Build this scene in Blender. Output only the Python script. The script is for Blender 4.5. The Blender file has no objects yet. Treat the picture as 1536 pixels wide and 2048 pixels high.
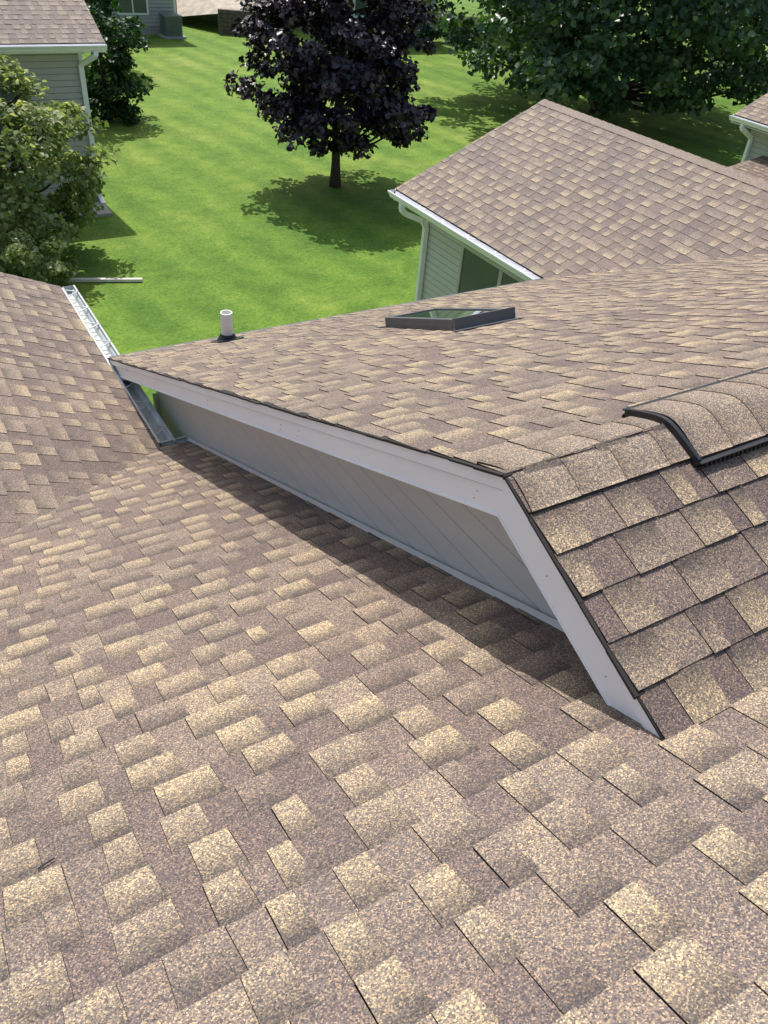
import bpy, bmesh, math, random
import numpy as np
from mathutils import Vector, Matrix
random.seed(7); np.random.seed(7)
S=bpy.context.scene
M=0.4273; TH=math.atan(M); CT=math.cos(TH); ST=math.sin(TH)
L1=5.36; L2=0.787; H=2*M*L2; GZ=-4.63; EZ=-M*L1

# ---------------------------------------------------------------- materials
def newmat(name):
    m=bpy.data.materials.new(name); m.use_nodes=True
    nt=m.node_tree; b=nt.nodes['Principled BSDF']
    return m,nt,b
def N(nt,t,**k):
    n=nt.nodes.new(t)
    for a,v in k.items(): setattr(n,a,v)
    return n
def mixc(nt,a,b,f,mode='MIX'):
    n=nt.nodes.new('ShaderNodeMix'); n.data_type='RGBA'; n.blend_type=mode
    for s,v in ((n.inputs[6],a),(n.inputs[7],b),(n.inputs[0],f)):
        if hasattr(v,'is_linked'): nt.links.new(v,s)
        elif isinstance(v,(tuple,list)): s.default_value=(*v[:3],1)
        else: s.default_value=v
    return n.outputs[2]
def ramp(nt,src,stops,interp='LINEAR'):
    n=nt.nodes.new('ShaderNodeValToRGB'); cr=n.color_ramp; cr.interpolation=interp
    while len(cr.elements)<len(stops): cr.elements.new(0.5)
    for e,(p,c) in zip(cr.elements,stops):
        e.position=p; e.color=(*c,1) if isinstance(c,(tuple,list)) else (c,c,c,1)
    nt.links.new(src,n.inputs[0]); return n.outputs[0]
def noise(nt,vec,scale,detail=3,rough=.5):
    n=nt.nodes.new('ShaderNodeTexNoise'); n.inputs['Scale'].default_value=scale
    n.inputs['Detail'].default_value=detail; n.inputs['Roughness'].default_value=rough
    nt.links.new(vec,n.inputs['Vector']); return n.outputs['Fac']
def math_(nt,op,a,b=None,clamp=False):
    n=nt.nodes.new('ShaderNodeMath'); n.operation=op; n.use_clamp=clamp
    for s,v in zip(n.inputs,(a,b)):
        if v is None: continue
        if hasattr(v,'is_linked'): nt.links.new(v,s)
        else: s.default_value=v
    return n.outputs[0]
def bump(nt,b,h,dist,strength=1):
    n=nt.nodes.new('ShaderNodeBump'); n.inputs['Distance'].default_value=dist; n.inputs['Strength'].default_value=strength
    nt.links.new(h,n.inputs['Height']); nt.links.new(n.outputs[0],b.inputs['Normal'])
def plain(name,col,rough=.5,metal=0,var=.12,scale=6,spec=.5):
    m,nt,b=newmat(name)
    tc=N(nt,'ShaderNodeTexCoord').outputs['Object']
    f=noise(nt,tc,scale,5,.6)
    c=ramp(nt,f,[(.3,tuple(x*(1-var) for x in col)),(.7,tuple(min(1,x*(1+var)) for x in col))])
    nt.links.new(c,b.inputs['Base Color']); b.inputs['Roughness'].default_value=rough
    b.inputs['Metallic'].default_value=metal; b.inputs['Specular IOR Level'].default_value=spec
    return m

def shingle_mat():
    m,nt,b=newmat('asphalt_shingle')
    tc=N(nt,'ShaderNodeTexCoord').outputs['Object']
    at=N(nt,'ShaderNodeAttribute',attribute_name='tab'); sp=N(nt,'ShaderNodeSeparateColor'); nt.links.new(at.outputs['Color'],sp.inputs[0])
    uv=N(nt,'ShaderNodeUVMap'); su=N(nt,'ShaderNodeSeparateXYZ'); nt.links.new(uv.outputs[0],su.inputs[0])
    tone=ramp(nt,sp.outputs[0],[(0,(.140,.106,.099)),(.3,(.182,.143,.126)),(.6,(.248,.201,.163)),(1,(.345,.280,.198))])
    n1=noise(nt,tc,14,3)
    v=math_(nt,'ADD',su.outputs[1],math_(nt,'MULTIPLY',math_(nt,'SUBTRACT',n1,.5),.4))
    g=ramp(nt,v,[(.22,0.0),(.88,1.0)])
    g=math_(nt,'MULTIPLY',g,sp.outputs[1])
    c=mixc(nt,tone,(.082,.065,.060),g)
    vo=N(nt,'ShaderNodeTexVoronoi'); vo.inputs['Scale'].default_value=310; nt.links.new(tc,vo.inputs['Vector'])
    sv=N(nt,'ShaderNodeSeparateColor'); nt.links.new(vo.outputs['Color'],sv.inputs[0])
    gr=ramp(nt,sv.outputs[0],[(0,(.30,.29,.32)),(.3,(.70,.68,.72)),(.6,(1.0,1.0,1.0)),(.8,(1.5,1.34,1.0)),(1,(2.7,2.45,1.9))])
    c=mixc(nt,c,gr,1.0,'MULTIPLY')
    big=noise(nt,tc,.9,4,.6)
    bg=ramp(nt,big,[(.3,(.88,.89,.92)),(.7,(1.12,1.1,1.07))])
    c=mixc(nt,c,bg,1.0,'MULTIPLY')
    nt.links.new(c,b.inputs['Base Color']); b.inputs['Roughness'].default_value=.68
    b.inputs['Specular IOR Level'].default_value=.5
    bump(nt,b,sv.outputs[1],.0012,.8)
    return m
SH=shingle_mat()
EDGE=plain('shingle_cut_edge',(.03,.026,.025),.9)
DECK=plain('roof_underlay',(.03,.028,.028),.95)
WHITE=plain('white_aluminium_trim',(.87,.87,.88),.38,var=.03,scale=3)
SOFF=plain('soffit_paint',(.74,.74,.72),.5,var=.04)
SIDE=plain('vinyl_siding',(.58,.565,.53),.5,var=.05,scale=2)
SIDE2=plain('grey_vinyl_siding',(.55,.545,.52),.55,var=.05,scale=2)
SIDE3=plain('grey_vinyl_siding_weathered',(.44,.43,.41),.55,var=.05,scale=2)
LAPSHADE=plain('siding_lap_shadow',(.22,.22,.21),.6)  # shadow in the siding lap recess, put into the colour
LAPSHADE2=plain('siding_lap_shadow_pale',(.33,.33,.32),.6)  # paler version of the painted lap shadow
GUT=plain('gutter_aluminium',(.50,.53,.51),.4,var=.2,scale=9)
BLACK=plain('black_plastic',(.018,.018,.02),.45)
DARKG=plain('dark_grey_metal',(.10,.105,.115),.4,var=.1)
PVC=plain('white_pvc',(.78,.77,.74),.4,var=.08,scale=20)
CONC=plain('concrete',(.38,.36,.33),.9,var=.15,scale=5)
def glass(name,col,rough=.03,spec=1.0,coat=.6):
    m,nt,b=newmat(name); b.inputs['Base Color'].default_value=(*col,1); b.inputs['Roughness'].default_value=rough
    b.inputs['Specular IOR Level'].default_value=spec; b.inputs['Coat Weight'].default_value=coat
    b.inputs['Coat Roughness'].default_value=.02
    return m
GLASS=glass('window_glass',(.085,.10,.11),.08,.5,.1)
SKYG=glass('skylight_glass',(.06,.09,.075),.02)

# ---------------------------------------------------------------- helpers
def empty(name,loc=(0,0,0)):
    o=bpy.data.objects.new(name,None); S.collection.objects.link(o); o.location=loc; return o
def mk(name,verts,faces,mats,parent=None,fm=None,smooth=False):
    me=bpy.data.meshes.new(name); me.from_pydata([tuple(v) for v in verts],[],faces)
    for m in (mats if isinstance(mats,list) else [mats]): me.materials.append(m)
    if fm is not None: me.polygons.foreach_set('material_index',fm)
    if smooth: me.polygons.foreach_set('use_smooth',[True]*len(me.polygons))
    me.update()
    o=bpy.data.objects.new(name,me); S.collection.objects.link(o)
    if parent is not None: o.parent=parent
    return o
class MB:
    def __init__(s): s.v=[]; s.f=[]; s.m=[]
    def box(s,x0,x1,y0,y1,z0,z1,mi=0):
        s.hexa([(x0,y0,z0),(x1,y0,z0),(x1,y1,z0),(x0,y1,z0),(x0,y0,z1),(x1,y0,z1),(x1,y1,z1),(x0,y1,z1)],mi)
    def hexa(s,p,mi=0):
        b=len(s.v); s.v+=[tuple(q) for q in p]
        for f in ((0,3,2,1),(4,5,6,7),(0,1,5,4),(1,2,6,5),(2,3,7,6),(3,0,4,7)):
            s.f.append(tuple(b+i for i in f)); s.m.append(mi)
    def beam(s,a,b_,w,h,up=(0,0,1),mi=0):
        a=Vector(a); b_=Vector(b_); d=(b_-a).normalized(); sd=d.cross(Vector(up)).normalized(); u=sd.cross(d)
        P=[]
        for e in (a,b_):
            P+=[e-sd*w/2-u*h/2,e+sd*w/2-u*h/2,e+sd*w/2+u*h/2,e-sd*w/2+u*h/2]
        b=len(s.v); s.v+=[tuple(q) for q in P]
        for f in ((0,1,2,3),(7,6,5,4),(0,4,5,1),(1,5,6,2),(2,6,7,3),(3,7,4,0)):
            s.f.append(tuple(b+i for i in f)); s.m.append(mi)
    def prism(s,poly,axis,a0,a1,mi=0):
        b=len(s.v); n=len(poly)
        for a in (a0,a1):
            for p in poly:
                s.v.append((a,p[0],p[1]) if axis=='x' else ((p[0],a,p[1]) if axis=='y' else (p[0],p[1],a)))
        s.f.append(tuple(b+i for i in range(n))); s.m.append(mi)
        s.f.append(tuple(b+n+i for i in reversed(range(n)))); s.m.append(mi)
        for i in range(n):
            j=(i+1)%n; s.f.append((b+i,b+n+i,b+n+j,b+j)); s.m.append(mi)
    def tube(s,pts,r,seg=12,mi=0,cap=True):
        rs=r if isinstance(r,(list,tuple)) else [r]*len(pts)
        b=len(s.v)
        for i,p in enumerate(pts):
            p=Vector(p)
            d=(Vector(pts[min(i+1,len(pts)-1)])-Vector(pts[max(i-1,0)])).normalized()
            ref=Vector((1,0,0)) if abs(d.x)<.8 else Vector((0,1,0))
            sd=d.cross(ref).normalized(); u=sd.cross(d)
            for k in range(seg):
                a=2*math.pi*k/seg; s.v.append(tuple(p+(sd*math.cos(a)+u*math.sin(a))*rs[i]))
        for i in range(len(pts)-1):
            for k in range(seg):
                k2=(k+1)%seg
                s.f.append((b+i*seg+k,b+i*seg+k2,b+(i+1)*seg+k2,b+(i+1)*seg+k)); s.m.append(mi)
        if cap:
            s.f.append(tuple(b+k for k in reversed(range(seg)))); s.m.append(mi)
            s.f.append(tuple(b+(len(pts)-1)*seg+k for k in range(seg))); s.m.append(mi)
    def make(s,name,mats,parent=None,smooth=False): 
        o=mk(name,s.v,s.f,mats,parent,s.m,smooth)
        bm=bmesh.new(); bm.from_mesh(o.data); bmesh.ops.recalc_face_normals(bm,faces=bm.faces); bm.to_mesh(o.data); bm.free()
        return o

def shingles(name,O,U,V,ncourse,e,urange,seed,parent,tg=.003,tt=.0064,warm=0.0,edges=0.0,gm=1.0,ws=1.0):
    rnd=random.Random(seed)
    O=Vector(O);U=Vector(U).normalized();V=Vector(V).normalized();Nn=U.cross(V)
    if Nn.z<0: Nn=-Nn
    vs=[];fs=[];fm=[];tab=[];uvs=[]
    def P(u,v,n): vs.append(tuple(O+U*u+V*v+Nn*n)); return len(vs)-1
    for i in range(ncourse):
        rr=urange(i)
        if rr is None: continue
        ua,ub=rr
        if edges: ua-=rnd.uniform(0,edges); 
        u=ua-rnd.uniform(0,.06); tooth=rnd.random()<.5; nextjoint=ua+rnd.uniform(.1,1.0)
        v0=i*e; v1=(i+1)*e+.004
        while u<ub:
            w=(rnd.uniform(.075,.185) if tooth else rnd.uniform(.06,.16))*ws
            if rnd.random()<.06: w*=1.5
            a=max(u,ua); 
            if u+w-a<.05: w=a-u+.07
            b_=min(u+w,ub); u+=w
            if b_-a<.008: break
            gl=.0006 if tooth else 0
            if a>nextjoint: gl=.0016; nextjoint=a+1.0
            j=rnd.uniform(-.0015,.0015)
            n0=(tt if tooth else tg)+j*.5+rnd.uniform(0,.0012); n1=(.003 if tooth else .0)
            dv=rnd.uniform(-.0025,.0025)
            tp=.005 if tooth else -.004
            a0=P(a+gl+tp,v0+dv,n0);b0=P(b_-gl-tp,v0+dv,n0);b1=P(b_-gl,v1,n1);a1=P(a+gl,v1,n1)
            if tooth: t=min(1,max(0,rnd.choice([.97,.88,.75,.66,.5,.82,.4,.9])+rnd.uniform(-.1,.1)+warm)); 
            else: t=max(0,rnd.choice([.0,.08,.2,.36,.55,.3])+rnd.uniform(-.05,.1)+warm)
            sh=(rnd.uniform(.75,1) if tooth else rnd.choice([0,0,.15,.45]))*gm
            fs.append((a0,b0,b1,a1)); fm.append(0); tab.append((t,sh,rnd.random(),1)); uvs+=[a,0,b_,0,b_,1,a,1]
            a2=P(a+gl+tp,v0+dv,-.006);b2=P(b_-gl-tp,v0+dv,-.006)
            fs.append((a2,b2,b0,a0)); fm.append(1); tab.append((0,0,0,1)); uvs+=[0,0]*4
            if tooth:
                a3=P(a+gl,v1,-.004);b3=P(b_-gl,v1,-.004)
                fs.append((a2,a0,a1,a3)); fm.append(1); tab.append((0,0,0,1)); uvs+=[0,0]*4
                fs.append((b2,b3,b1,b0)); fm.append(1); tab.append((0,0,0,1)); uvs+=[0,0]*4
            tooth=not tooth
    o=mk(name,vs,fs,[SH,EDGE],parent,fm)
    me=o.data
    at=me.attributes.new('tab','FLOAT_COLOR','FACE'); at.data.foreach_set('color',np.array(tab,float).ravel())
    ul=me.uv_layers.new(name='UVMap'); ul.data.foreach_set('uv',np.array(uvs,float))
    return o

def laps(mb,O,D,Nn,z0,z1,ex,rng,mi=0,lip=.013,lapshade=None,sh=.005):
    O=Vector(O);D=Vector(D);Nn=Vector(Nn); z=z0
    while z<z1-1e-4:
        zt=min(z+ex,z1)
        ra=rng(z); rb=rng(zt)
        if ra and rb:
            b=len(mb.v)
            def p(u,zz,n): q=O+D*u+Nn*n; mb.v.append((q.x,q.y,zz))
            p(ra[0],z,lip);p(ra[1],z,lip);p(rb[1],zt,.001);p(rb[0],zt,.001);p(ra[0],z,0);p(ra[1],z,0)
            mb.f.append((b,b+1,b+2,b+3)); mb.m.append(mi)
            mb.f.append((b+4,b+5,b+1,b)); mb.m.append(mi if lapshade is None else lapshade)
            if lapshade is not None:  # darker strip at the lap top, painted as the recess shadow
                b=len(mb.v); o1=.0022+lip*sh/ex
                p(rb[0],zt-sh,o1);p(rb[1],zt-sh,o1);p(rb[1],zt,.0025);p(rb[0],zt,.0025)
                mb.f.append((b,b+1,b+2,b+3)); mb.m.append(lapshade)
        z=zt

# ================================================================ main house
house=empty('shingle_roof_house')
XR=13.0
nA=70
eA=.1425
def rA(i):
    y=3.80-i*eA*CT
    return (-9.5,.235) if y>-L2+.03 else (-9.5,9.5)
shingles('foreground_roof_shingles',(0,3.80,-M*3.80-H),(1,0,0),(0,-CT,ST),nA,eA,rA,11,house,ws=.92)
yr=3.80-nA*eA*CT; zr=-M*yr-H
mb=MB()
def slab(mb,x0,x1,ya,yb,off,th,f,mi=0):
    mb.hexa([(x0,ya,f(ya)-off-th),(x1,ya,f(ya)-off-th),(x1,yb,f(yb)-off-th),(x0,yb,f(yb)-off-th),
             (x0,ya,f(ya)-off),(x1,ya,f(ya)-off),(x1,yb,f(yb)-off),(x0,yb,f(yb)-off)],mi)
fA=lambda y:-M*y-H
slab(mb,-9.5,.2,-L2-.02,3.79,.004,.10,fA)
slab(mb,-9.5,9.5,yr,-L2-.021,.004,.10,fA)
slab(mb,-9.5,9.5,yr-5,yr,.0,.1,lambda y:zr+M*(y-yr))
mb.make('foreground_roof_deck',DECK,house)
def onA(x,y,n): return (x,y+n*ST,-M*y-H+n*CT)
nB=46
def rB(i): return (-7.05,3.5)
shingles('side_roof_shingles',(-.045,0,EZ),(0,-1,0),(-CT,0,ST),nB,eA,rB,23,house,warm=-.08,gm=.8)
mb=MB()
xb=-.045-nB*eA*CT
zB=lambda x:EZ+M*(-.045-x)
mb.hexa([(-.05,-3.5,zB(-.05)-.12),(-.05,7.045,zB(-.05)-.12),(xb,7.045,zB(xb)-.12),(xb,-3.5,zB(xb)-.12),
         (-.05,-3.5,zB(-.05)-.005),(-.05,7.045,zB(-.05)-.005),(xb,7.045,zB(xb)-.005),(xb,-3.5,zB(xb)-.005)])
mb.make('side_roof_deck',DECK,house)
mb=MB()
mb.prism([(-.045,EZ-.02),(xb,zB(xb)-.02),(xb,zB(xb)-.17),(-.045,EZ-.17)],'y',7.046,7.066)
mb.box(-.043,-.02,3.9,7.06,EZ-.16,EZ-.02)
mb.make('side_roof_fascia',WHITE,house)
mb=MB()
laps(mb,(-.36,0,0),(0,1,0),(1,0,0),GZ,EZ-.05,.11,lambda z:(2.5,6.75))
mb.box(-7,-.37,2.5,6.74,GZ,EZ-.12,0)
mb.make('side_wing_walls',SIDE,house)

# C : gable wing with skylight
nC=41; eC=(L1/CT)/nC
shingles('gable_wing_far_slope_shingles',(0,L1,EZ),(1,0,0),(0,-CT,ST),nC,eC,lambda i:(-.012,XR),37,house,edges=.012,warm=.03,gm=.8)
eN=.143; nN=7; s0=.142+eN*6
shingles('gable_wing_near_slope_shingles',(0,-s0*CT,-s0*ST),(1,0,0),(0,CT,ST),nN,eN,lambda i:(-.012,XR),41,house,edges=.008,tg=.0062,tt=.0088,warm=-.04,ws=1.0)
mb=MB()
mb.prism([(L1-.005,EZ-.004),(0,-.004),(-1.0,-M*1.0-.004),(-1.0,-M-.1),(0,-.1),(L1-.005,EZ-.10)],'x',.012,XR)
mb.make('gable_wing_deck',DECK,house)
def chev(t,b,yf=L1-.01,yn=-.95):
    return [(yf,-M*yf-t),(0,-t),(yn,M*yn-t),(yn,M*yn-b),(0,-b),(yf,-M*yf-b)]
def seg2(t,b,y0,y1):
    return [(y0,-M*abs(y0)-t),(y1,-M*abs(y1)-t),(y1,-M*abs(y1)-b),(y0,-M*abs(y0)-b)]
mb=MB()
mb.prism(chev(.008,.060),'x',-.015,.011)
mb.prism(seg2(.058,.160,1.52,L1-.01),'x',-.0035,.010)
mb.prism([(1.53,-M*1.53-.058),(0,-.058),(-.0,-.160),(1.53,-M*1.53-.160)],'x',-.0060,.010)
mb.prism([(.012,-.055),(-.95,-M*.95-.058),(-.95,-M*.95-.160),(.012,-.158)],'x',-.0085,.009)
mb.prism(chev(.158,.166),'x',-.012,.012)
mb.make('rake_fascia',WHITE,house)
mb=MB()
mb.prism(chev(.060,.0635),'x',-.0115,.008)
mb.make('fascia_shadow_groove',LAPSHADE2,house)
mb=MB(); rn=random.Random(2)
y=-.93
while y<L1-.02:
    y2=min(y+.1425*CT,L1-.01)
    if y<0<y2: y2=0
    j=rn.uniform(.0,.012); k=rn.uniform(-.002,.003)
    mb.prism([(y,-M*abs(y)-.008),(y2,-M*abs(y2)-.008),(y2,-M*abs(y2)+.001+k),(y,-M*abs(y)+.001+k)],'x',-.020-j,-.0125+.02)
    y=y2+.0005
mb.make('rake_starter_shingle_edge',EDGE,house)
mb=MB(); mb.prism(chev(.135,.150,L1-.05),'x',.0125,.245)
mb.make('rake_soffit',SOFF,house)
mb=MB()
for y in (.12,1.42,1.62,2.7,3.9):
    z=-M*y-.10
    mb.tube([(-.0080,y,z),(-.0035,y,z)],.0019,8)
    mb.tube([(-.0080,y+.01,z-.035),(-.0035,y+.01,z-.035)],.0019,8)
for y in (-.25,-.55):
    z=M*y-.10
    mb.tube([(-.0105,y,z),(-.0035,y,z)],.0019,8)
mb.make('fascia_nails',DARKG,house)
mb=MB()
WE=4.74
def rg(z):
    a=(-z-.14)/M
    if a<=0: return None
    return (-min(a,1.2),min(a,WE))
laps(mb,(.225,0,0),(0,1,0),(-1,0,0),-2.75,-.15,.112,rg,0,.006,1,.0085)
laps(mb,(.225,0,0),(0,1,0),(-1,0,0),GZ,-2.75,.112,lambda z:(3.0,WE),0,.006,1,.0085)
mb.box(.24,XR,.0,WE-.01,GZ,EZ-.03)
mb.make('gable_wing_walls',[SIDE2,LAPSHADE2],house)
mb=MB()
f2=lambda y:-M*y-H
ys=-.54
mb.hexa([(.190,ys,f2(ys)),(.207,ys,f2(ys)),(.207,3.85,f2(3.85)),(.190,3.85,f2(3.85)),
         (.190,ys,f2(ys)+.022),(.207,ys,f2(ys)+.022),(.207,3.85,f2(3.85)+.022),(.190,3.85,f2(3.85)+.022)])
mb.box(.19,.26,WE-.04,WE+.03,GZ,EZ-.1)
mb.make('wall_flashing_trim',SOFF,house)
mb=MB(); mb.box(.0,5.1,L1-.0,L1+.035,EZ-.09,EZ-.004); mb.make('far_eave_drip_edge',DARKG,house)

def capstrip(name,x0,x1,hw,lift,seed,parent,step=.145):
    rnd=random.Random(seed); vs=[];fs=[];fm=[];tab=[];uvs=[]
    n=18; x=x0
    while x<x1:
        xe=min(x+step+.004,x1)
        b=len(vs); tone=rnd.choice([.5,.56,.6,.52,.62])+rnd.uniform(-.04,.04)
        for (xx,l) in ((x,lift+.0040),(xe,lift+.0014)):
            for k in range(n+1):
                a=-hw+2*hw*k/n; y=a*CT
                z=-M*math.sqrt(y*y+.045**2)+.018+l
                skew=.014*math.sin(k/n*math.pi)
                vs.append((xx+skew,y,z))
        for k in range(n):
            fs.append((b+k,b+n+1+k,b+n+2+k,b+k+1)); fm.append(0); tab.append((tone,.0,0,1)); uvs+=[0,0]*4
        c=len(vs)
        for k in range(n+1):
            q=vs[b+k]; vs.append((q[0],q[1],q[2]-.006))
        for k in range(n):
            fs.append((b+k,b+k+1,c+k+1,c+k)); fm.append(1); tab.append((0,0,0,1)); uvs+=[0,0]*4
        for k in (0,n):
            p=len(vs); q0=vs[b+k]; q1=vs[b+n+1+k]
            vs.append((q0[0],q0[1],q0[2]-.014)); vs.append((q1[0],q1[1],q1[2]-.012))
            fs.append((b+k,b+n+1+k,p+1,p)); fm.append(1); tab.append((0,0,0,1)); uvs+=[0,0]*4
        x+=step
    o=mk(name,vs,fs,[SH,EDGE],parent,fm)
    at=o.data.attributes.new('tab','FLOAT_COLOR','FACE'); at.data.foreach_set('color',np.array(tab,float).ravel())
    ul=o.data.uv_layers.new(name='UVMap'); ul.data.foreach_set('uv',np.array(uvs,float))
    for p in o.data.polygons:
        if p.material_index==0: p.use_smooth=True
    return o
capstrip('ridge_cap_shingles',-.014,.9,.15,-.004,5,house,.19)

vent=empty('ridge_vent')
capstrip('vent_cap_shingles',.66,XR,.175,.018,9,vent,.165)
mb=MB()
def prof(hw,l):
    return [(a*CT,-M*math.sqrt((a*CT)**2+.045**2)+.018+l) for a in np.linspace(-hw,hw,17)]
pt=prof(.183,.022); pb=prof(.183,-.004)
mb.prism(pt+pb[::-1],'x',.648,.664)
for sgn in (-1,1):
    y=sgn*.183*CT; z=-M*abs(y)
    for k in range(0,300):
        x=.68+k*.022
        mb.box(x,x+.006,y-.012,y+.012,z+.004,z+.028)
    mb.box(.65,XR,y-.002+sgn*.006,y+.002+sgn*.006,z-.004,z+.012)
    mb.box(.65,XR,y-.014,y+.014,z+.026,z+.031)
    mb.box(.65,XR,y-sgn*.02-.015,y-sgn*.02+.015,z+.003,z+.024)
mb.make('vent_body',BLACK,vent)

# D : perpendicular wing
DX=5.13; DR=7.69; DY=8.82; DZ=EZ+.005; nD=20; eD=((DR-DX)/CT)/nD
shingles('rear_wing_slope_shingles',(DX,0,DZ),(0,-1,0),(CT,0,ST),nD,eD,lambda i:(-DY,-1.0),51,house,edges=.01,warm=-.10,gm=.75)
shingles('rear_wing_back_slope_shingles',(2*DR-DX,0,DZ),(0,1,0),(-CT,0,ST),nD,eD,lambda i:(1.0,DY),52,house)
zD=lambda x:DZ+M*(min(x,2*DR-x)-DX)
mb=MB()
mb.prism([(DX+.01,DZ-.005),(DR,zD(DR)-.005),(2*DR-DX-.01,DZ-.005),(2*DR-DX-.01,DZ-.1),(DR,zD(DR)-.1),(DX+.01,DZ-.1)],'y',4.6,DY-.01)
mb.make('rear_wing_deck',DECK,house)
mb=MB()
mb.prism([(DX,DZ-.012),(DR,zD(DR)-.012),(2*DR-DX,DZ-.012),(2*DR-DX,DZ-.17),(DR,zD(DR)-.17),(DX,DZ-.17)],'y',DY-.009,DY+.015)
mb.box(DX+.004,DX+.02,5.4,DY,DZ-.16,DZ-.02)
mb.box(DX+.02,DX+.40,5.4,DY-.01,DZ-.165,DZ-.155)
mb.make('rear_wing_fascia',WHITE,house)
mb=MB()
n=int((DY-1)/.145)
for k in range(n):
    y1=DY-k*.145; y0=y1-.15
    b=len(mb.v)
    for yy,l in ((y1,.013),(y0,.007)):
        for x,zz in ((DR-.13,zD(DR-.13)),(DR-.02,zD(DR)-.006),(DR+.02,zD(DR)-.006),(DR+.13,zD(DR+.13))):
            mb.v.append((x,yy,zz+l))
    for q in range(3): mb.f.append((b+q,b+q+1,b+5+q,b+4+q)); mb.m.append(0)
caps=mb.make('rear_ridge_caps',[SH],house)
at=caps.data.attributes.new('tab','FLOAT_COLOR','FACE'); at.data.foreach_set('color',np.array([(.4,0,0,1)]*len(caps.data.polygons),float).ravel())
caps.data.uv_layers.new(name='UVMap')
WX=5.52; WY=8.45
mb=MB()
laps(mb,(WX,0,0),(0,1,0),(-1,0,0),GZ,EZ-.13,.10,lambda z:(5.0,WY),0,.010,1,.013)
mb.box(WX+.005,2*DR-WX,5.0,WY-.005,GZ,EZ-.08)
mb.prism([(WX,EZ-.17),(DR,zD(DR)-.2),(2*DR-WX,EZ-.17)],'y',WY-.1,WY-.006)
mb.make('rear_wing_walls',[SIDE,LAPSHADE],house)
mb=MB(); mb.box(WX-.022,WX+.05,WY-.04,WY+.012,GZ,EZ-.155); mb.make('rear_wing_corner_board',WHITE,house)
mb=MB()
wy0,wy1,wz0,wz1=5.65,7.50,-4.0,-2.66
def frame(mb,y0,y1,z0,z1,x,t=.05,d=.03,mi=0):
    mb.box(x-d,x+.02,y0,y0+t,z0,z1,mi); mb.box(x-d,x+.02,y1-t,y1,z0,z1,mi)
    mb.box(x-d,x+.02,y0+t,y1-t,z0,z0+t,mi); mb.box(x-d,x+.02,y0+t,y1-t,z1-t,z1,mi)
frame(mb,wy0,wy1,wz0,wz1,WX,.05,.035,0)
ym=(wy0+wy1)/2
mb.box(WX-.03,WX+.02,ym-.035,ym+.035,wz0+.06,wz1-.06,0)
mb.box(WX-.018,WX-.014,wy0+.05,ym-.035,wz0+.05,wz1-.05,1)
mb.box(WX-.018,WX-.014,ym+.035,wy1-.05,wz0+.05,wz1-.05,1)
FR=plain('window_frame_tan',(.50,.47,.42),.5)
mb.make('rear_wing_window',[FR,GLASS],house)

def gutter(name,a,b_,out,mat,parent=None,w=.115,d=.095,hang=None):
    a=Vector(a);b_=Vector(b_);out=Vector(out).normalized(); dirv=(b_-a).normalized()
    pr=[(0,0),(0,-d),(w*.62,-d),(w*.75,-d*.6),(w,-d*.25),(w,0),(w-.016,0),(w-.016,-.006),(w-.005,-.008),(w-.005,-d*.25),(w*.75-.004,-d*.6+.003),(w*.62-.003,-d+.003),(.003,-d+.003),(.003,0)]
    mb=MB(); n=len(pr)
    for e in (a,b_):
        for (o,z) in pr: q=e+out*o; mb.v.append((q.x,q.y,q.z+z))
    for i in range(n):
        j=(i+1)%n; mb.f.append((i,j,n+j,n+i)); mb.m.append(0)
    for base,e in ((0,a),(n,b_)):
        k=len(mb.v)
        for (o,z) in pr[:6]:
            q=e+out*o; mb.v.append((q.x,q.y,q.z+z))
        mb.f.append(tuple(range(k,k+6))); mb.m.append(0)
    if hang:
        L=(b_-a).length; s=.22
        while s<L-.1:
            p=a+dirv*s
            for st in (p-dirv*.075,p+dirv*.075):
                mb.beam(st+out*.004+Vector((0,0,.002)),p+out*(w-.006)+Vector((0,0,.002)),.013,.006,mi=0)
            s+=hang
    return mb.make(name,[mat,WHITE],parent)
gB=empty('rain_gutter')
gutter('trough',(-.020,3.86,EZ-.008),(-.020,7.06,EZ-.008),(1,0,0),GUT,gB,w=.120,d=.08,hang=.40)
gutter('return_trough',(-.02,3.815,EZ-.016),(.19,3.815,EZ-.016),(0,1,0),GUT,gB,w=.09,d=.08)
gD=empty('rain_gutter.001')
gutter('trough',(DX+.003,5.42,DZ-.02),(DX+.003,DY+.03,DZ-.02),(-1,0,0),WHITE,gD,hang=.6)
mb=MB()
yd=8.52
pts=[(DX-.05,yd,DZ-.11),(DX-.05,yd,DZ-.20),(DX+.02,yd,DZ-.27),(WX-.13,yd-.12,DZ-.36),(WX-.07,yd-.13,DZ-.45),(WX-.07,yd-.13,GZ+.15),(WX-.3,yd-.13,GZ+.06)]
for p,q in zip(pts[:-1],pts[1:]): mb.beam(p,q,.075,.06,up=(0,1,0.001))
mb.make('downspout',WHITE,gD)

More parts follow.
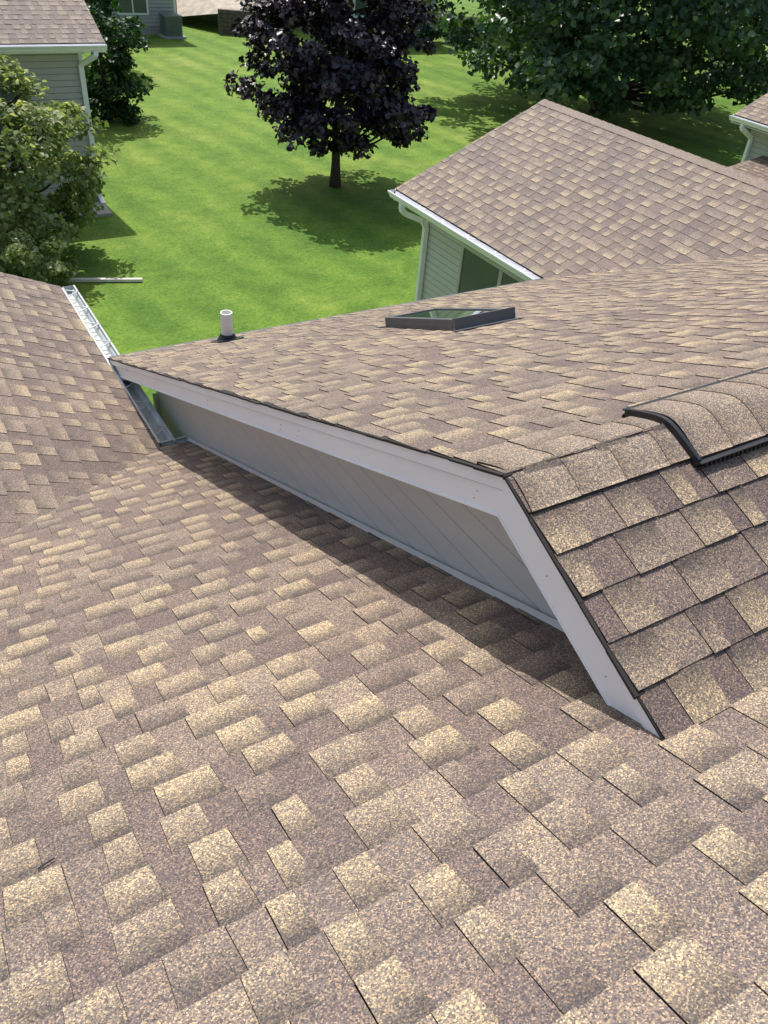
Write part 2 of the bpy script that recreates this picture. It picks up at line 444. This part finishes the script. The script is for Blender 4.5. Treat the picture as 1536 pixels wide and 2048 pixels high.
sk=empty('skylight')
def onC(x,s,n):
    return (x,s*CT+n*ST,-s*ST+n*CT)
sa=2.82/CT; sb=3.74/CT; x0,x1=1.93,2.44
def cbox(mb,x0,x1,s0,s1,n0,n1,mi=0):
    mb.hexa([onC(x0,s0,n0),onC(x1,s0,n0),onC(x1,s1,n0),onC(x0,s1,n0),onC(x0,s0,n1),onC(x1,s0,n1),onC(x1,s1,n1),onC(x0,s1,n1)],mi)
mb=MB()
t=.045
cbox(mb,x0-.012,x0+t,sa,sb,.0,.085); cbox(mb,x1-t,x1+.012,sa,sb,.0,.085)
cbox(mb,x0+t,x1-t,sa,sa+t,.0,.085); cbox(mb,x0+t,x1-t,sb-t,sb,.0,.085)
cbox(mb,x0-.02,x1+.02,sa-.03,sa,.012,.095)
cbox(mb,x0-.018,x0-.013,sa+.01,sb-.01,.03,.05)
mb.make('frame',DARKG,sk)
mb=MB(); cbox(mb,x0+t+.001,x1-t-.001,sa+t+.001,sb-t-.001,.04,.078); mb.make('glazing',SKYG,sk)
mb=MB(); cbox(mb,x0-.06,x1+.06,sb+.001,sb+.08,.008,.013); cbox(mb,x0-.05,x1+.05,sa-.09,sa-.031,.010,.014)
mb.make('flashing',DARKG,sk)

vp=empty('plumbing_vent_pipe')
px,py=1.00,5.00; pz=-M*py
mb=MB(); ri,ro=.044,.054
seg=28
rings=[(ro,-.05),(ro,.28),(ri,.28),(ri,.20)]
for r,z in rings:
    for k in range(seg):
        a=2*math.pi*k/seg; mb.v.append((px+r*math.cos(a),py+r*math.sin(a),pz+z))
for i in range(3):
    for k in range(seg):
        k2=(k+1)%seg; mb.f.append((i*seg+k,i*seg+k2,(i+1)*seg+k2,(i+1)*seg+k)); mb.m.append(0)
mb.f.append(tuple(3*seg+k for k in range(seg))); mb.m.append(0)
mb.make('pipe',[PVC],vp,smooth=False)
mb=MB()
mb.tube([onC(px,py/CT,.0),onC(px,py/CT,.014)],[.155,.15],24)
mb.tube([(px,py,pz-.01),(px,py,pz+.035),(px,py,pz+.075)],[.105,.08,.060],24)
mb.make('rubber_boot',BLACK,vp)
mb=MB(); mb.beam(onA(-1.50,-.25,.009),onA(-1.46,-.238,.009),.003,.003); mb.make('shingle_scrap',EDGE,None)

# ================================================================ ground
def lawn_mat():
    m,nt,b=newmat('lawn_grass')
    tc=N(nt,'ShaderNodeTexCoord').outputs['Object']
    n1=noise(nt,tc,.30,5,.62); n2=noise(nt,tc,2.4,6,.75); n3=noise(nt,tc,16,5,.85)
    c=ramp(nt,n1,[(.3,(.095,.190,.024)),(.48,(.135,.238,.030)),(.6,(.170,.262,.040)),(.75,(.25,.30,.075))])
    c2=ramp(nt,n2,[(.3,(.66,.75,.64)),(.5,(1,1,1)),(.7,(1.30,1.17,1.25))])
    c=mixc(nt,c,c2,.85,'MULTIPLY')
    c3=ramp(nt,n3,[(.32,(.48,.56,.48)),(.5,(1,1,1)),(.68,(1.6,1.45,1.55))])
    c=mixc(nt,c,c3,.9,'MULTIPLY')
    w=N(nt,'ShaderNodeTexWave'); w.bands_direction='X'; w.inputs['Scale'].default_value=.28; w.inputs['Distortion'].default_value=2.2
    w.inputs['Detail'].default_value=3; w.inputs['Detail Scale'].default_value=.3
    mp=N(nt,'ShaderNodeMapping'); mp.inputs['Rotation'].default_value=(0,0,math.radians(-9)); nt.links.new(tc,mp.inputs[0]); nt.links.new(mp.outputs[0],w.inputs[0])
    ws=ramp(nt,w.outputs['Fac'],[(.1,(.84,.89,.85)),(.9,(1.10,1.06,1.06))])
    c=mixc(nt,c,ws,1,'MULTIPLY')
    nt.links.new(c,b.inputs['Base Color']); b.inputs['Roughness'].default_value=.8; b.inputs['Specular IOR Level'].default_value=.2
    bump(nt,b,n3,.05,.6)
    return m
LAWN=lawn_mat()
mk('lawn',[(-400,-400,GZ),(400,-400,GZ),(400,500,GZ),(-400,500,GZ)],[(0,1,2,3)],LAWN)

# ================================================================ vegetation
def leafmat(name,stops,rough=.5,trans=.25,spec=.4,tc=(1.2,1.5,.5)):
    m,nt,b=newmat(name)
    at=N(nt,'ShaderNodeAttribute',attribute_name='rnd')
    c=ramp(nt,at.outputs['Fac'],stops)
    nt.links.new(c,b.inputs['Base Color']); b.inputs['Roughness'].default_value=rough; b.inputs['Specular IOR Level'].default_value=spec
    if trans>0:
        tr=N(nt,'ShaderNodeBsdfTranslucent'); mx=N(nt,'ShaderNodeMixShader'); mx.inputs[0].default_value=trans
        cc=mixc(nt,c,tc,1,'MULTIPLY'); nt.links.new(cc,tr.inputs[0])
        nt.links.new(b.outputs[0],mx.inputs[1]); nt.links.new(tr.outputs[0],mx.inputs[2])
        out=nt.nodes['Material Output']; nt.links.new(mx.outputs[0],out.inputs[0])
    return m
BARK=plain('bark',(.055,.045,.038),.95,var=.35,scale=14)
LP=leafmat('purple_maple_leaf',[(0,(.010,.006,.012)),(.6,(.022,.012,.024)),(.9,(.045,.022,.035)),(1,(.07,.045,.05))],.40,.05,.6,(1.6,.8,.9))
LG=leafmat('green_leaf',[(0,(.020,.055,.022)),(.5,(.048,.108,.036)),(.85,(.10,.175,.055)),(1,(.17,.23,.10))],.38,.3,.6)
LD=leafmat('dark_green_leaf',[(0,(.015,.045,.015)),(.6,(.03,.085,.022)),(1,(.07,.14,.035))],.45,.25)
LY=leafmat('pale_green_leaf',[(0,(.10,.14,.04)),(.4,(.20,.26,.085)),(.72,(.36,.40,.18)),(1,(.62,.60,.42))],.5,.48,.4,(1.2,1.3,.65))
def tree(name,base,prof,nclump,nleaf,lsize,lmat,seed,trunk_r=.12,crad=.4,branches=30,flat=.6,aspect=.8,trunk=True,up=.8):
    rs=np.random.RandomState(seed); base=np.array(base,float)
    zs=np.array([p[0] for p in prof]); rr=np.array([p[1] for p in prof])
    par=empty(name,tuple(base))
    C=[]
    ph=rs.uniform(0,6.28,6)
    while len(C)<nclump:
        z=rs.uniform(zs[0],zs[-1]); r=np.interp(z,zs,rr)
        if rs.rand()>(r/rr.max())**1.3: continue
        a=rs.uniform(0,2*np.pi)
        lump=1+.13*np.sin(3*a+ph[0]+z*1.1)+.10*np.sin(5*a+ph[1]-z*2)+.07*np.sin(z*4+ph[2])
        q=rs.rand()**.42
        C.append([math.cos(a)*r*q*lump,math.sin(a)*r*q*lump,z+rs.normal(0,.1)])
    C=np.array(C)
    tot=nclump*nleaf
    cc=np.repeat(C,nleaf,0)
    cs=np.repeat(rs.uniform(.6,1.25,nclump),nleaf)[:,None]*crad
    d=rs.normal(0,1,(tot,3)); d/=np.linalg.norm(d,axis=1)[:,None]; d*=rs.rand(tot,1)**.45
    off=d*cs*np.array([1,1,flat])
    pos=cc+off
    ctone=np.repeat(rs.normal(0,.16,nclump),nleaf)
    outw=pos-np.array([0,0,np.mean(zs)]); outw/=np.linalg.norm(outw,axis=1)[:,None]+1e-6
    nn=outw*.5+np.array([0,0,up])+rs.normal(0,.55,(tot,3)); nn/=np.linalg.norm(nn,axis=1)[:,None]
    t=np.cross(nn,rs.normal(0,1,(tot,3))); t/=np.linalg.norm(t,axis=1)[:,None]
    b=np.cross(nn,t)
    sz=(lsize*rs.uniform(.6,1.3,tot))[:,None]
    V=np.zeros((tot,6,3))
    V[:,0]=pos-t*sz*.5
    V[:,1]=pos-t*sz*.12+b*sz*.5*aspect+nn*sz*.10
    V[:,2]=pos+t*sz*.25+b*sz*.33*aspect+nn*sz*.06
    V[:,3]=pos+t*sz*.55-nn*sz*.08
    V[:,4]=pos+t*sz*.25-b*sz*.33*aspect+nn*sz*.06
    V[:,5]=pos-t*sz*.12-b*sz*.5*aspect+nn*sz*.10
    me=bpy.data.meshes.new(name+'_leaves')
    nv=tot*6
    me.vertices.add(nv); me.vertices.foreach_set('co',V.ravel())
    F=np.arange(tot)[:,None]*6
    quads=np.concatenate([F+np.array([0,3,2,1]),F+np.array([0,5,4,3])],1).reshape(-1)
    me.loops.add(tot*8); me.loops.foreach_set('vertex_index',quads.astype(np.int32))
    me.polygons.add(tot*2); me.polygons.foreach_set('loop_start',np.arange(0,tot*8,4,dtype=np.int32))
    try: me.polygons.foreach_set('loop_total',np.full(tot*2,4,dtype=np.int32))
    except Exception: pass
    me.update(calc_edges=True); me.validate()
    rn=np.clip(rs.beta(2,2.6,tot)+ctone,0,1)
    at=me.attributes.new('rnd','FLOAT','FACE'); at.data.foreach_set('value',np.repeat(rn,2))
    me.materials.append(lmat)
    o=bpy.data.objects.new('leaves',me); S.collection.objects.link(o); o.parent=par
    if trunk:
        mb=MB(); zt=zs[-1]*.85
        pts=[(math.sin(k*1.3+seed)*.03*k,math.cos(k*.9+seed)*.03*k-.03,-.1+(zt+.1)*k/7) for k in range(8)]
        pts[0]=(0,0,-.1); pts[1]=(0,0,(zt)/7*.7)
        mb.tube(pts,[trunk_r*(1.35 if k==0 else 1-.12*k) for k in range(8)],12)
        for k in rs.choice(nclump,min(branches,nclump),False):
            c=C[k]; z0=max(zs[0]*.75,min(c[2]-.5*np.hypot(c[0],c[1]),zt*.9))
            st=np.array([0,0,z0]); mid=(st+c)/2+np.array([0,0,-.08*np.hypot(c[0],c[1])])
            mb.tube([tuple(st),tuple(mid),tuple(c)],[trunk_r*.38,trunk_r*.24,trunk_r*.07],7)
        mb.make('trunk',BARK,par,smooth=True)
    return par
tree('purple_maple_tree',(7.98,15.98,GZ),[(1.0,1.1),(1.25,1.75),(1.9,2.02),(2.6,2.02),(3.3,1.85),(4.2,1.5),(5.2,1.05),(6.0,.4)],290,85,.135,LP,3,trunk_r=.115,crad=.36,branches=40)
tree('shade_tree',(20.6,20.5,GZ),[(.8,3.4),(1.3,5.0),(2.4,5.8),(4.2,6.0),(6.5,5.7),(8.5,4.4),(10,2.2),(10.8,.6)],540,95,.20,LG,5,trunk_r=.26,crad=.75,branches=60,flat=.5)
tree('flowering_tree',(.62,14.0,GZ),[(.3,.8),(1.0,1.3),(1.7,1.4),(2.5,1.05),(3.1,.65),(3.5,.2)],150,95,.10,LY,8,trunk_r=.07,crad=.30,branches=25,up=.9)
tree('garden_shrub',(.50,12.5,GZ),[(.05,.7),(.4,.85),(.8,.7),(1.15,.2)],45,80,.08,LY,9,trunk_r=.03,crad=.2,branches=10)
tree('green_tree',(5.9,29.3,GZ),[(.6,.8),(1.8,1.5),(3.2,1.7),(4.6,1.3),(5.6,.5)],90,80,.17,LD,12,trunk_r=.11,crad=.45)
tree('green_tree.001',(4.6,23.0,GZ),[(.1,.7),(1.0,1.0),(2.2,1.0),(3.2,.4)],60,80,.13,LD,13,trunk_r=.07,crad=.33)
tree('shade_tree.001',(37,24,GZ),[(1.2,3),(3,6),(6,6.5),(9,4.5),(11,1.5)],220,80,.30,LD,15,trunk_r=.3,crad=1.0)
tree('shade_tree.002',(30,36,GZ),[(1.0,3),(3,6),(6,6.5),(9,4.5),(11,1.5)],220,80,.30,LG,16,trunk_r=.3,crad=1.0)
for i,(x,y,s) in enumerate([(17.6,32.6,.5),(19.0,32.5,.6),(21.3,32.4,.55),(22.6,32.9,.5)]):
    tree('foundation_shrub' if i==0 else 'foundation_shrub.%03d'%i,(x,y,GZ),[(.05,s),(.4*s*2,s*1.1),(.8*s*2,s*.4)],16,60,.10,LD,30+i,trunk_r=.03,crad=.28,branches=4)

# ================================================================ neighbour houses
E=empty('neighbour_house')
ez=GZ+3.02; ey=16.15
shingles('roof_shingles',(0,ey,ez),(1,0,0),(0,CT,ST),30,.143,lambda i:(-8,3.02),61,E,warm=-.32,gm=.5)
mb=MB(); yt=ey+30*.143*CT; zt=ez+30*.143*ST
mb.prism([(ey+.01,ez-.006),(yt,zt-.006),(2*yt-ey,ez-.006),(2*yt-ey,ez-.12),(yt,zt-.12),(ey+.01,ez-.12)],'x',-8,3.0)
mb.make('roof_deck',DECK,E)
mb=MB(); mb.prism([(ey,ez-.012),(yt,zt-.012),(2*yt-ey,ez-.012),(2*yt-ey,ez-.17),(yt,zt-.17),(ey,ez-.17)],'x',3.001,3.02)
mb.box(-8,3.0,ey+.0,ey+.02,ez-.16,ez-.014); mb.box(-8,3.0,ey+.02,ey+.36,ez-.16,ez-.15)
mb.make('fascia',WHITE,E)
gutter('gutter_trough',(-8,ey,ez-.02),(3.02,ey,ez-.02),(0,-1,0),WHITE,E)
mb=MB(); wy=ey+.35; wx=2.62
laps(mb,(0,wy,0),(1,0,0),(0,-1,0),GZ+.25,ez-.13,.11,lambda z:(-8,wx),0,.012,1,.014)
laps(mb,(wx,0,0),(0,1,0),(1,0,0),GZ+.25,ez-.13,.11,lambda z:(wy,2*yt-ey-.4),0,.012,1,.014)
mb.box(-8,wx-.01,wy+.01,2*yt-ey-.4,GZ,ez-.1)
mb.make('walls',[SIDE3,LAPSHADE],E)
mb=MB(); mb.box(wx-.06,wx+.016,wy-.016,wy+.05,GZ+.25,ez-.15); 
ds=[(2.80,ey-.06,ez-.12),(2.80,ey-.06,ez-.2),(wx-.05,wy-.05,ez-.42),(wx-.05,wy-.05,GZ+.12),(wx-.05,wy-.35,GZ+.05)]
for p,q in zip(ds[:-1],ds[1:]): mb.beam(p,q,.085,.065,up=(0,1,.001))
mb.make('downspout',WHITE,E)
mb=MB(); mb.box(-8,wx-.02,wy-.004,wy+.05,GZ,GZ+.25); mb.box(1.6,2.58,ey-.6,wy-.006,GZ,GZ+.06); mb.make('foundation',CONC,E)
mb=MB(); mb.box(.6,1.5,wy-.03,wy,GZ+1.1,GZ+2.5); mb.make('window',GLASS,E)
def boxhouse(name,x0,x1,y0,y1,h,mat,roofseed,wins=()):
    e=empty(name); mb=MB()
    laps(mb,(0,y0,0),(1,0,0),(0,-1,0),GZ+.3,GZ+h,.13,lambda z:(x0,x1),0,.014,1,.02)
    mb.box(x0,x1,y0+.01,y1,GZ+.3,GZ+h-.01)
    mb.make('walls',[mat,LAPSHADE],e)
    mb=MB(); mb.box(x0+.01,x1-.01,y0+.003,y1,GZ,GZ+.3); mb.make('foundation',CONC,e)
    mb=MB(); mb.box(x0-.015,x0+.08,y0-.02,y0+.08,GZ+.3,GZ+h); mb.box(x1-.08,x1+.015,y0-.02,y0+.08,GZ+.3,GZ+h)
    mb.make('corner_boards',WHITE,e)
    for (a,b_,z0,z1) in wins:
        mb=MB()
        mb.box(a-.07,a,y0-.04,y0+.02,GZ+z0,GZ+z1); mb.box(b_,b_+.07,y0-.04,y0+.02,GZ+z0,GZ+z1)
        mb.box(a-.07,b_+.07,y0-.04,y0+.02,GZ+z1,GZ+z1+.07); mb.box(a-.07,b_+.07,y0-.04,y0+.02,GZ+z0-.07,GZ+z0)
        mb.box((a+b_)/2-.025,(a+b_)/2+.025,y0-.035,y0+.02,GZ+z0,GZ+z1)
        mb.box(a,b_,y0-.02,y0-.016,GZ+z0,GZ+z1,1)
        mb.make('window',[WHITE,GLASS],e)
    L=(y1-y0)/2+.4; n=int(L/CT/.143)+1
    shingles('roof_shingles',(0,y0-.4,GZ+h),(1,0,0),(0,CT,ST),n,.143,lambda i:(x0-.3,x1+.3),roofseed,e)
    mb=MB(); ym=y0-.4+L; zm=GZ+h+L*M
    mb.prism([(y0-.39,GZ+h-.01),(ym,zm-.01),(y1+.4,GZ+h-.01),(y1+.4,GZ+h-.15),(ym,zm-.15),(y0-.39,GZ+h-.15)],'x',x0-.3,x1+.3)
    mb.make('roof_deck',WHITE,e)
    return e
boxhouse('siding_house',2.0,10.9,35.6,44,4.2,SIDE3,71,[(8.6,9.7,.75,1.75)])
boxhouse('siding_house.001',16.8,22.2,33.4,41,4.4,SIDE3,72,[(18,19.2,1,2)])
boxhouse('siding_house.002',13.5,24,47,56,4.4,SIDE3,73,[(15.5,17,.9,2),(19,20,.9,2)])
ac=empty('air_conditioner_unit',(10.45,34.95,GZ))
mb=MB(); mb.box(-.45,.45,-.45,.45,0,.08); mb.make('pad',CONC,ac)
mb=MB(); mb.box(-.35,.35,-.35,.35,.08,.12); mb.box(-.36,.36,-.36,.36,.74,.80)
for k in range(14):
    z=.14+k*.043; mb.box(-.35,.35,-.35,.35,z,z+.022)
mb.box(-.32,.32,-.32,.32,.12,.75)
mb.tube([(0,0,.80),(0,0,.82)],[.28,.26],20)
mb.make('cabinet',plain('grey_green_metal',(.16,.20,.18),.5),ac)
STONE=plain('retaining_block',(.13,.10,.085),.95,var=.4,scale=5)
def blockwall(name,a,b_,rows,seed):
    rn=random.Random(seed); e=empty(name); mb=MB(); a=Vector((a[0],a[1],GZ)); b_=Vector((b_[0],b_[1],GZ)); d=(b_-a); L=d.length; d.normalize(); nrm=Vector((d.y,-d.x,0))
    for r in range(rows):
        s=-(r%2)*.2
        while s<L:
            w=.38; p=a+d*max(s,0)+Vector((0,0,r*.15))-nrm*(r*.02); q=a+d*min(s+w,L)+Vector((0,0,r*.15))-nrm*(r*.02)
            j=rn.uniform(0,.03)
            P=[p+nrm*(.1+j),q+nrm*(.1+j),q-nrm*.15,p-nrm*.15]
            mb.hexa([tuple(x+Vector((0,0,.004))) for x in P]+[tuple(x+Vector((0,0,.143))) for x in P]); s+=w+.008
    mb.make('blocks',STONE,e)
blockwall('retaining_wall',(12.7,35.6),(14.5,34.7),6,1)
blockwall('retaining_wall.001',(11.05,38.2),(11.7,37.9),6,2)
SOIL=plain('pale_gravel',(.46,.41,.34),.95,var=.25,scale=3)
vs=[(11.0,39.5,GZ+.02),(11.7,37.8,GZ+.3),(12.8,35.75,GZ+.72),(14.5,34.85,GZ+.82),(15.9,35.4,GZ+.6),(16.7,38,GZ+1.3),(16,46.9,GZ+2.2),(11,46.9,GZ+1.8),(13.4,40,GZ+1.5)]
mk('gravel_bank',vs,[(0,1,8),(1,2,8),(2,3,8),(3,4,8),(4,5,8),(5,6,8),(6,7,8),(7,0,8)],SOIL)
G=empty('neighbour_house.001')
gx,gy,gz=15.4,11.2,-2.3
shingles('roof_shingles',(gx,0,gz),(0,-1,0),(CT,0,ST),24,.143,lambda i:(-gy,0),81,G,warm=-.08,gm=.7)
mb=MB(); gxr=gx+24*.143*CT; gzr=gz+24*.143*ST
mb.prism([(gx+.01,gz-.006),(gxr,gzr-.006),(gxr,gzr-.12),(gx+.01,gz-.12)],'y',0,gy-.01); mb.make('roof_deck',DECK,G)
mb=MB(); mb.prism([(gx,gz-.012),(gxr,gzr-.012),(gxr,gzr-.17),(gx,gz-.17)],'y',gy-.009,gy+.012); mb.box(gx+.004,gx+.4,0,gy-.01,gz-.165,gz-.15); mb.make('fascia',WHITE,G)
gutter('gutter_trough',(gx,0,gz-.02),(gx,gy+.02,gz-.02),(-1,0,0),WHITE,G)
mb=MB(); laps(mb,(gx+.4,0,0),(0,1,0),(-1,0,0),GZ,gz-.13,.11,lambda z:(0,gy-.3),0,.014,1,.012); mb.box(gx+.41,gxr,0,gy-.31,GZ,gz-.1); mb.make('walls',[SIDE3,LAPSHADE],G)
mb=MB()
ds=[(gx-.05,gy-.35,gz-.1),(gx-.05,gy-.35,gz-.2),(gx+.33,gy-.4,gz-.42),(gx+.33,gy-.4,GZ+.1)]
for p,q in zip(ds[:-1],ds[1:]): mb.beam(p,q,.085,.065,up=(0,1,.001))
mb.make('downspout',WHITE,G)
pf=GZ+1.32
shingles('porch_roof_shingles',(13.25,0,pf),(0,-1,0),(math.cos(.15),0,math.sin(.15)),17,.143,lambda i:(-10.3,-7.0),83,G,warm=-.2)
mb=MB(); mb.prism([(13.26,pf-.008),(15.7,pf+.36),(15.7,pf+.22),(13.26,pf-.15)],'y',7.0,10.29)
mb.box(13.14,13.24,7.0,10.32,pf-.14,pf-.0); mb.make('porch_roof_fascia',WHITE,G)
mb=MB(); 
for x,y in ((13.4,7.2),(13.4,10.15)): mb.box(x-.05,x+.05,y-.05,y+.05,GZ,pf-.13)
mb.make('porch_posts',WHITE,G)
mb=MB(); mb.beam((.9,12.62,GZ+.04),(2.15,12.18,GZ+.035),.07,.05); mb.make('downspout_extension',plain('weathered_pvc',(.66,.62,.55),.6),None)

# ================================================================ light, sky, camera
sv=Vector((.10,.56,1.0)).normalized()
W=bpy.data.worlds.new('World'); S.world=W; W.use_nodes=True; nt=W.node_tree
bg=nt.nodes['Background']; sky=nt.nodes.new('ShaderNodeTexSky'); sky.sky_type='NISHITA'; sky.sun_disc=False
sky.dust_density=3.0; sky.air_density=1.4
el=math.asin(sv.z); az=math.atan2(sv.x,sv.y)
sky.sun_elevation=el; sky.sun_rotation=az
nt.links.new(sky.outputs[0],bg.inputs[0]); bg.inputs[1].default_value=.15
ld=bpy.data.lights.new('sun','SUN'); ld.energy=4.6; ld.angle=math.radians(.53); ld.color=(1,.965,.915)
lo=bpy.data.objects.new('sun',ld); S.collection.objects.link(lo); lo.rotation_euler=sv.to_track_quat('Z','Y').to_euler(); lo.location=(0,0,30)
cd=bpy.data.cameras.new('camera'); co=bpy.data.objects.new('camera',cd); S.collection.objects.link(co); S.camera=co
f,p,r,psi=1593.33,math.radians(38.836),math.radians(5.561),math.radians(33.892)
fw=Vector((math.sin(psi)*math.cos(p),math.cos(psi)*math.cos(p),-math.sin(p))); rt=Vector((math.cos(psi),-math.sin(psi),0)); up=rt.cross(fw)
r2=rt*math.cos(r)+up*math.sin(r); u2=-rt*math.sin(r)+up*math.cos(r)
mw=Matrix.Identity(4)
for i in range(3): mw[i][0]=r2[i]; mw[i][1]=u2[i]; mw[i][2]=-fw[i]
mw.translation=Vector((-1.38654,-1.41403,1.37084)); co.matrix_world=mw
cd.sensor_fit='VERTICAL'; cd.sensor_height=24; cd.lens=24*f/2048; cd.clip_start=.05; cd.clip_end=1500
S.view_settings.view_transform='Standard'; S.view_settings.look='None'; S.view_settings.exposure=0
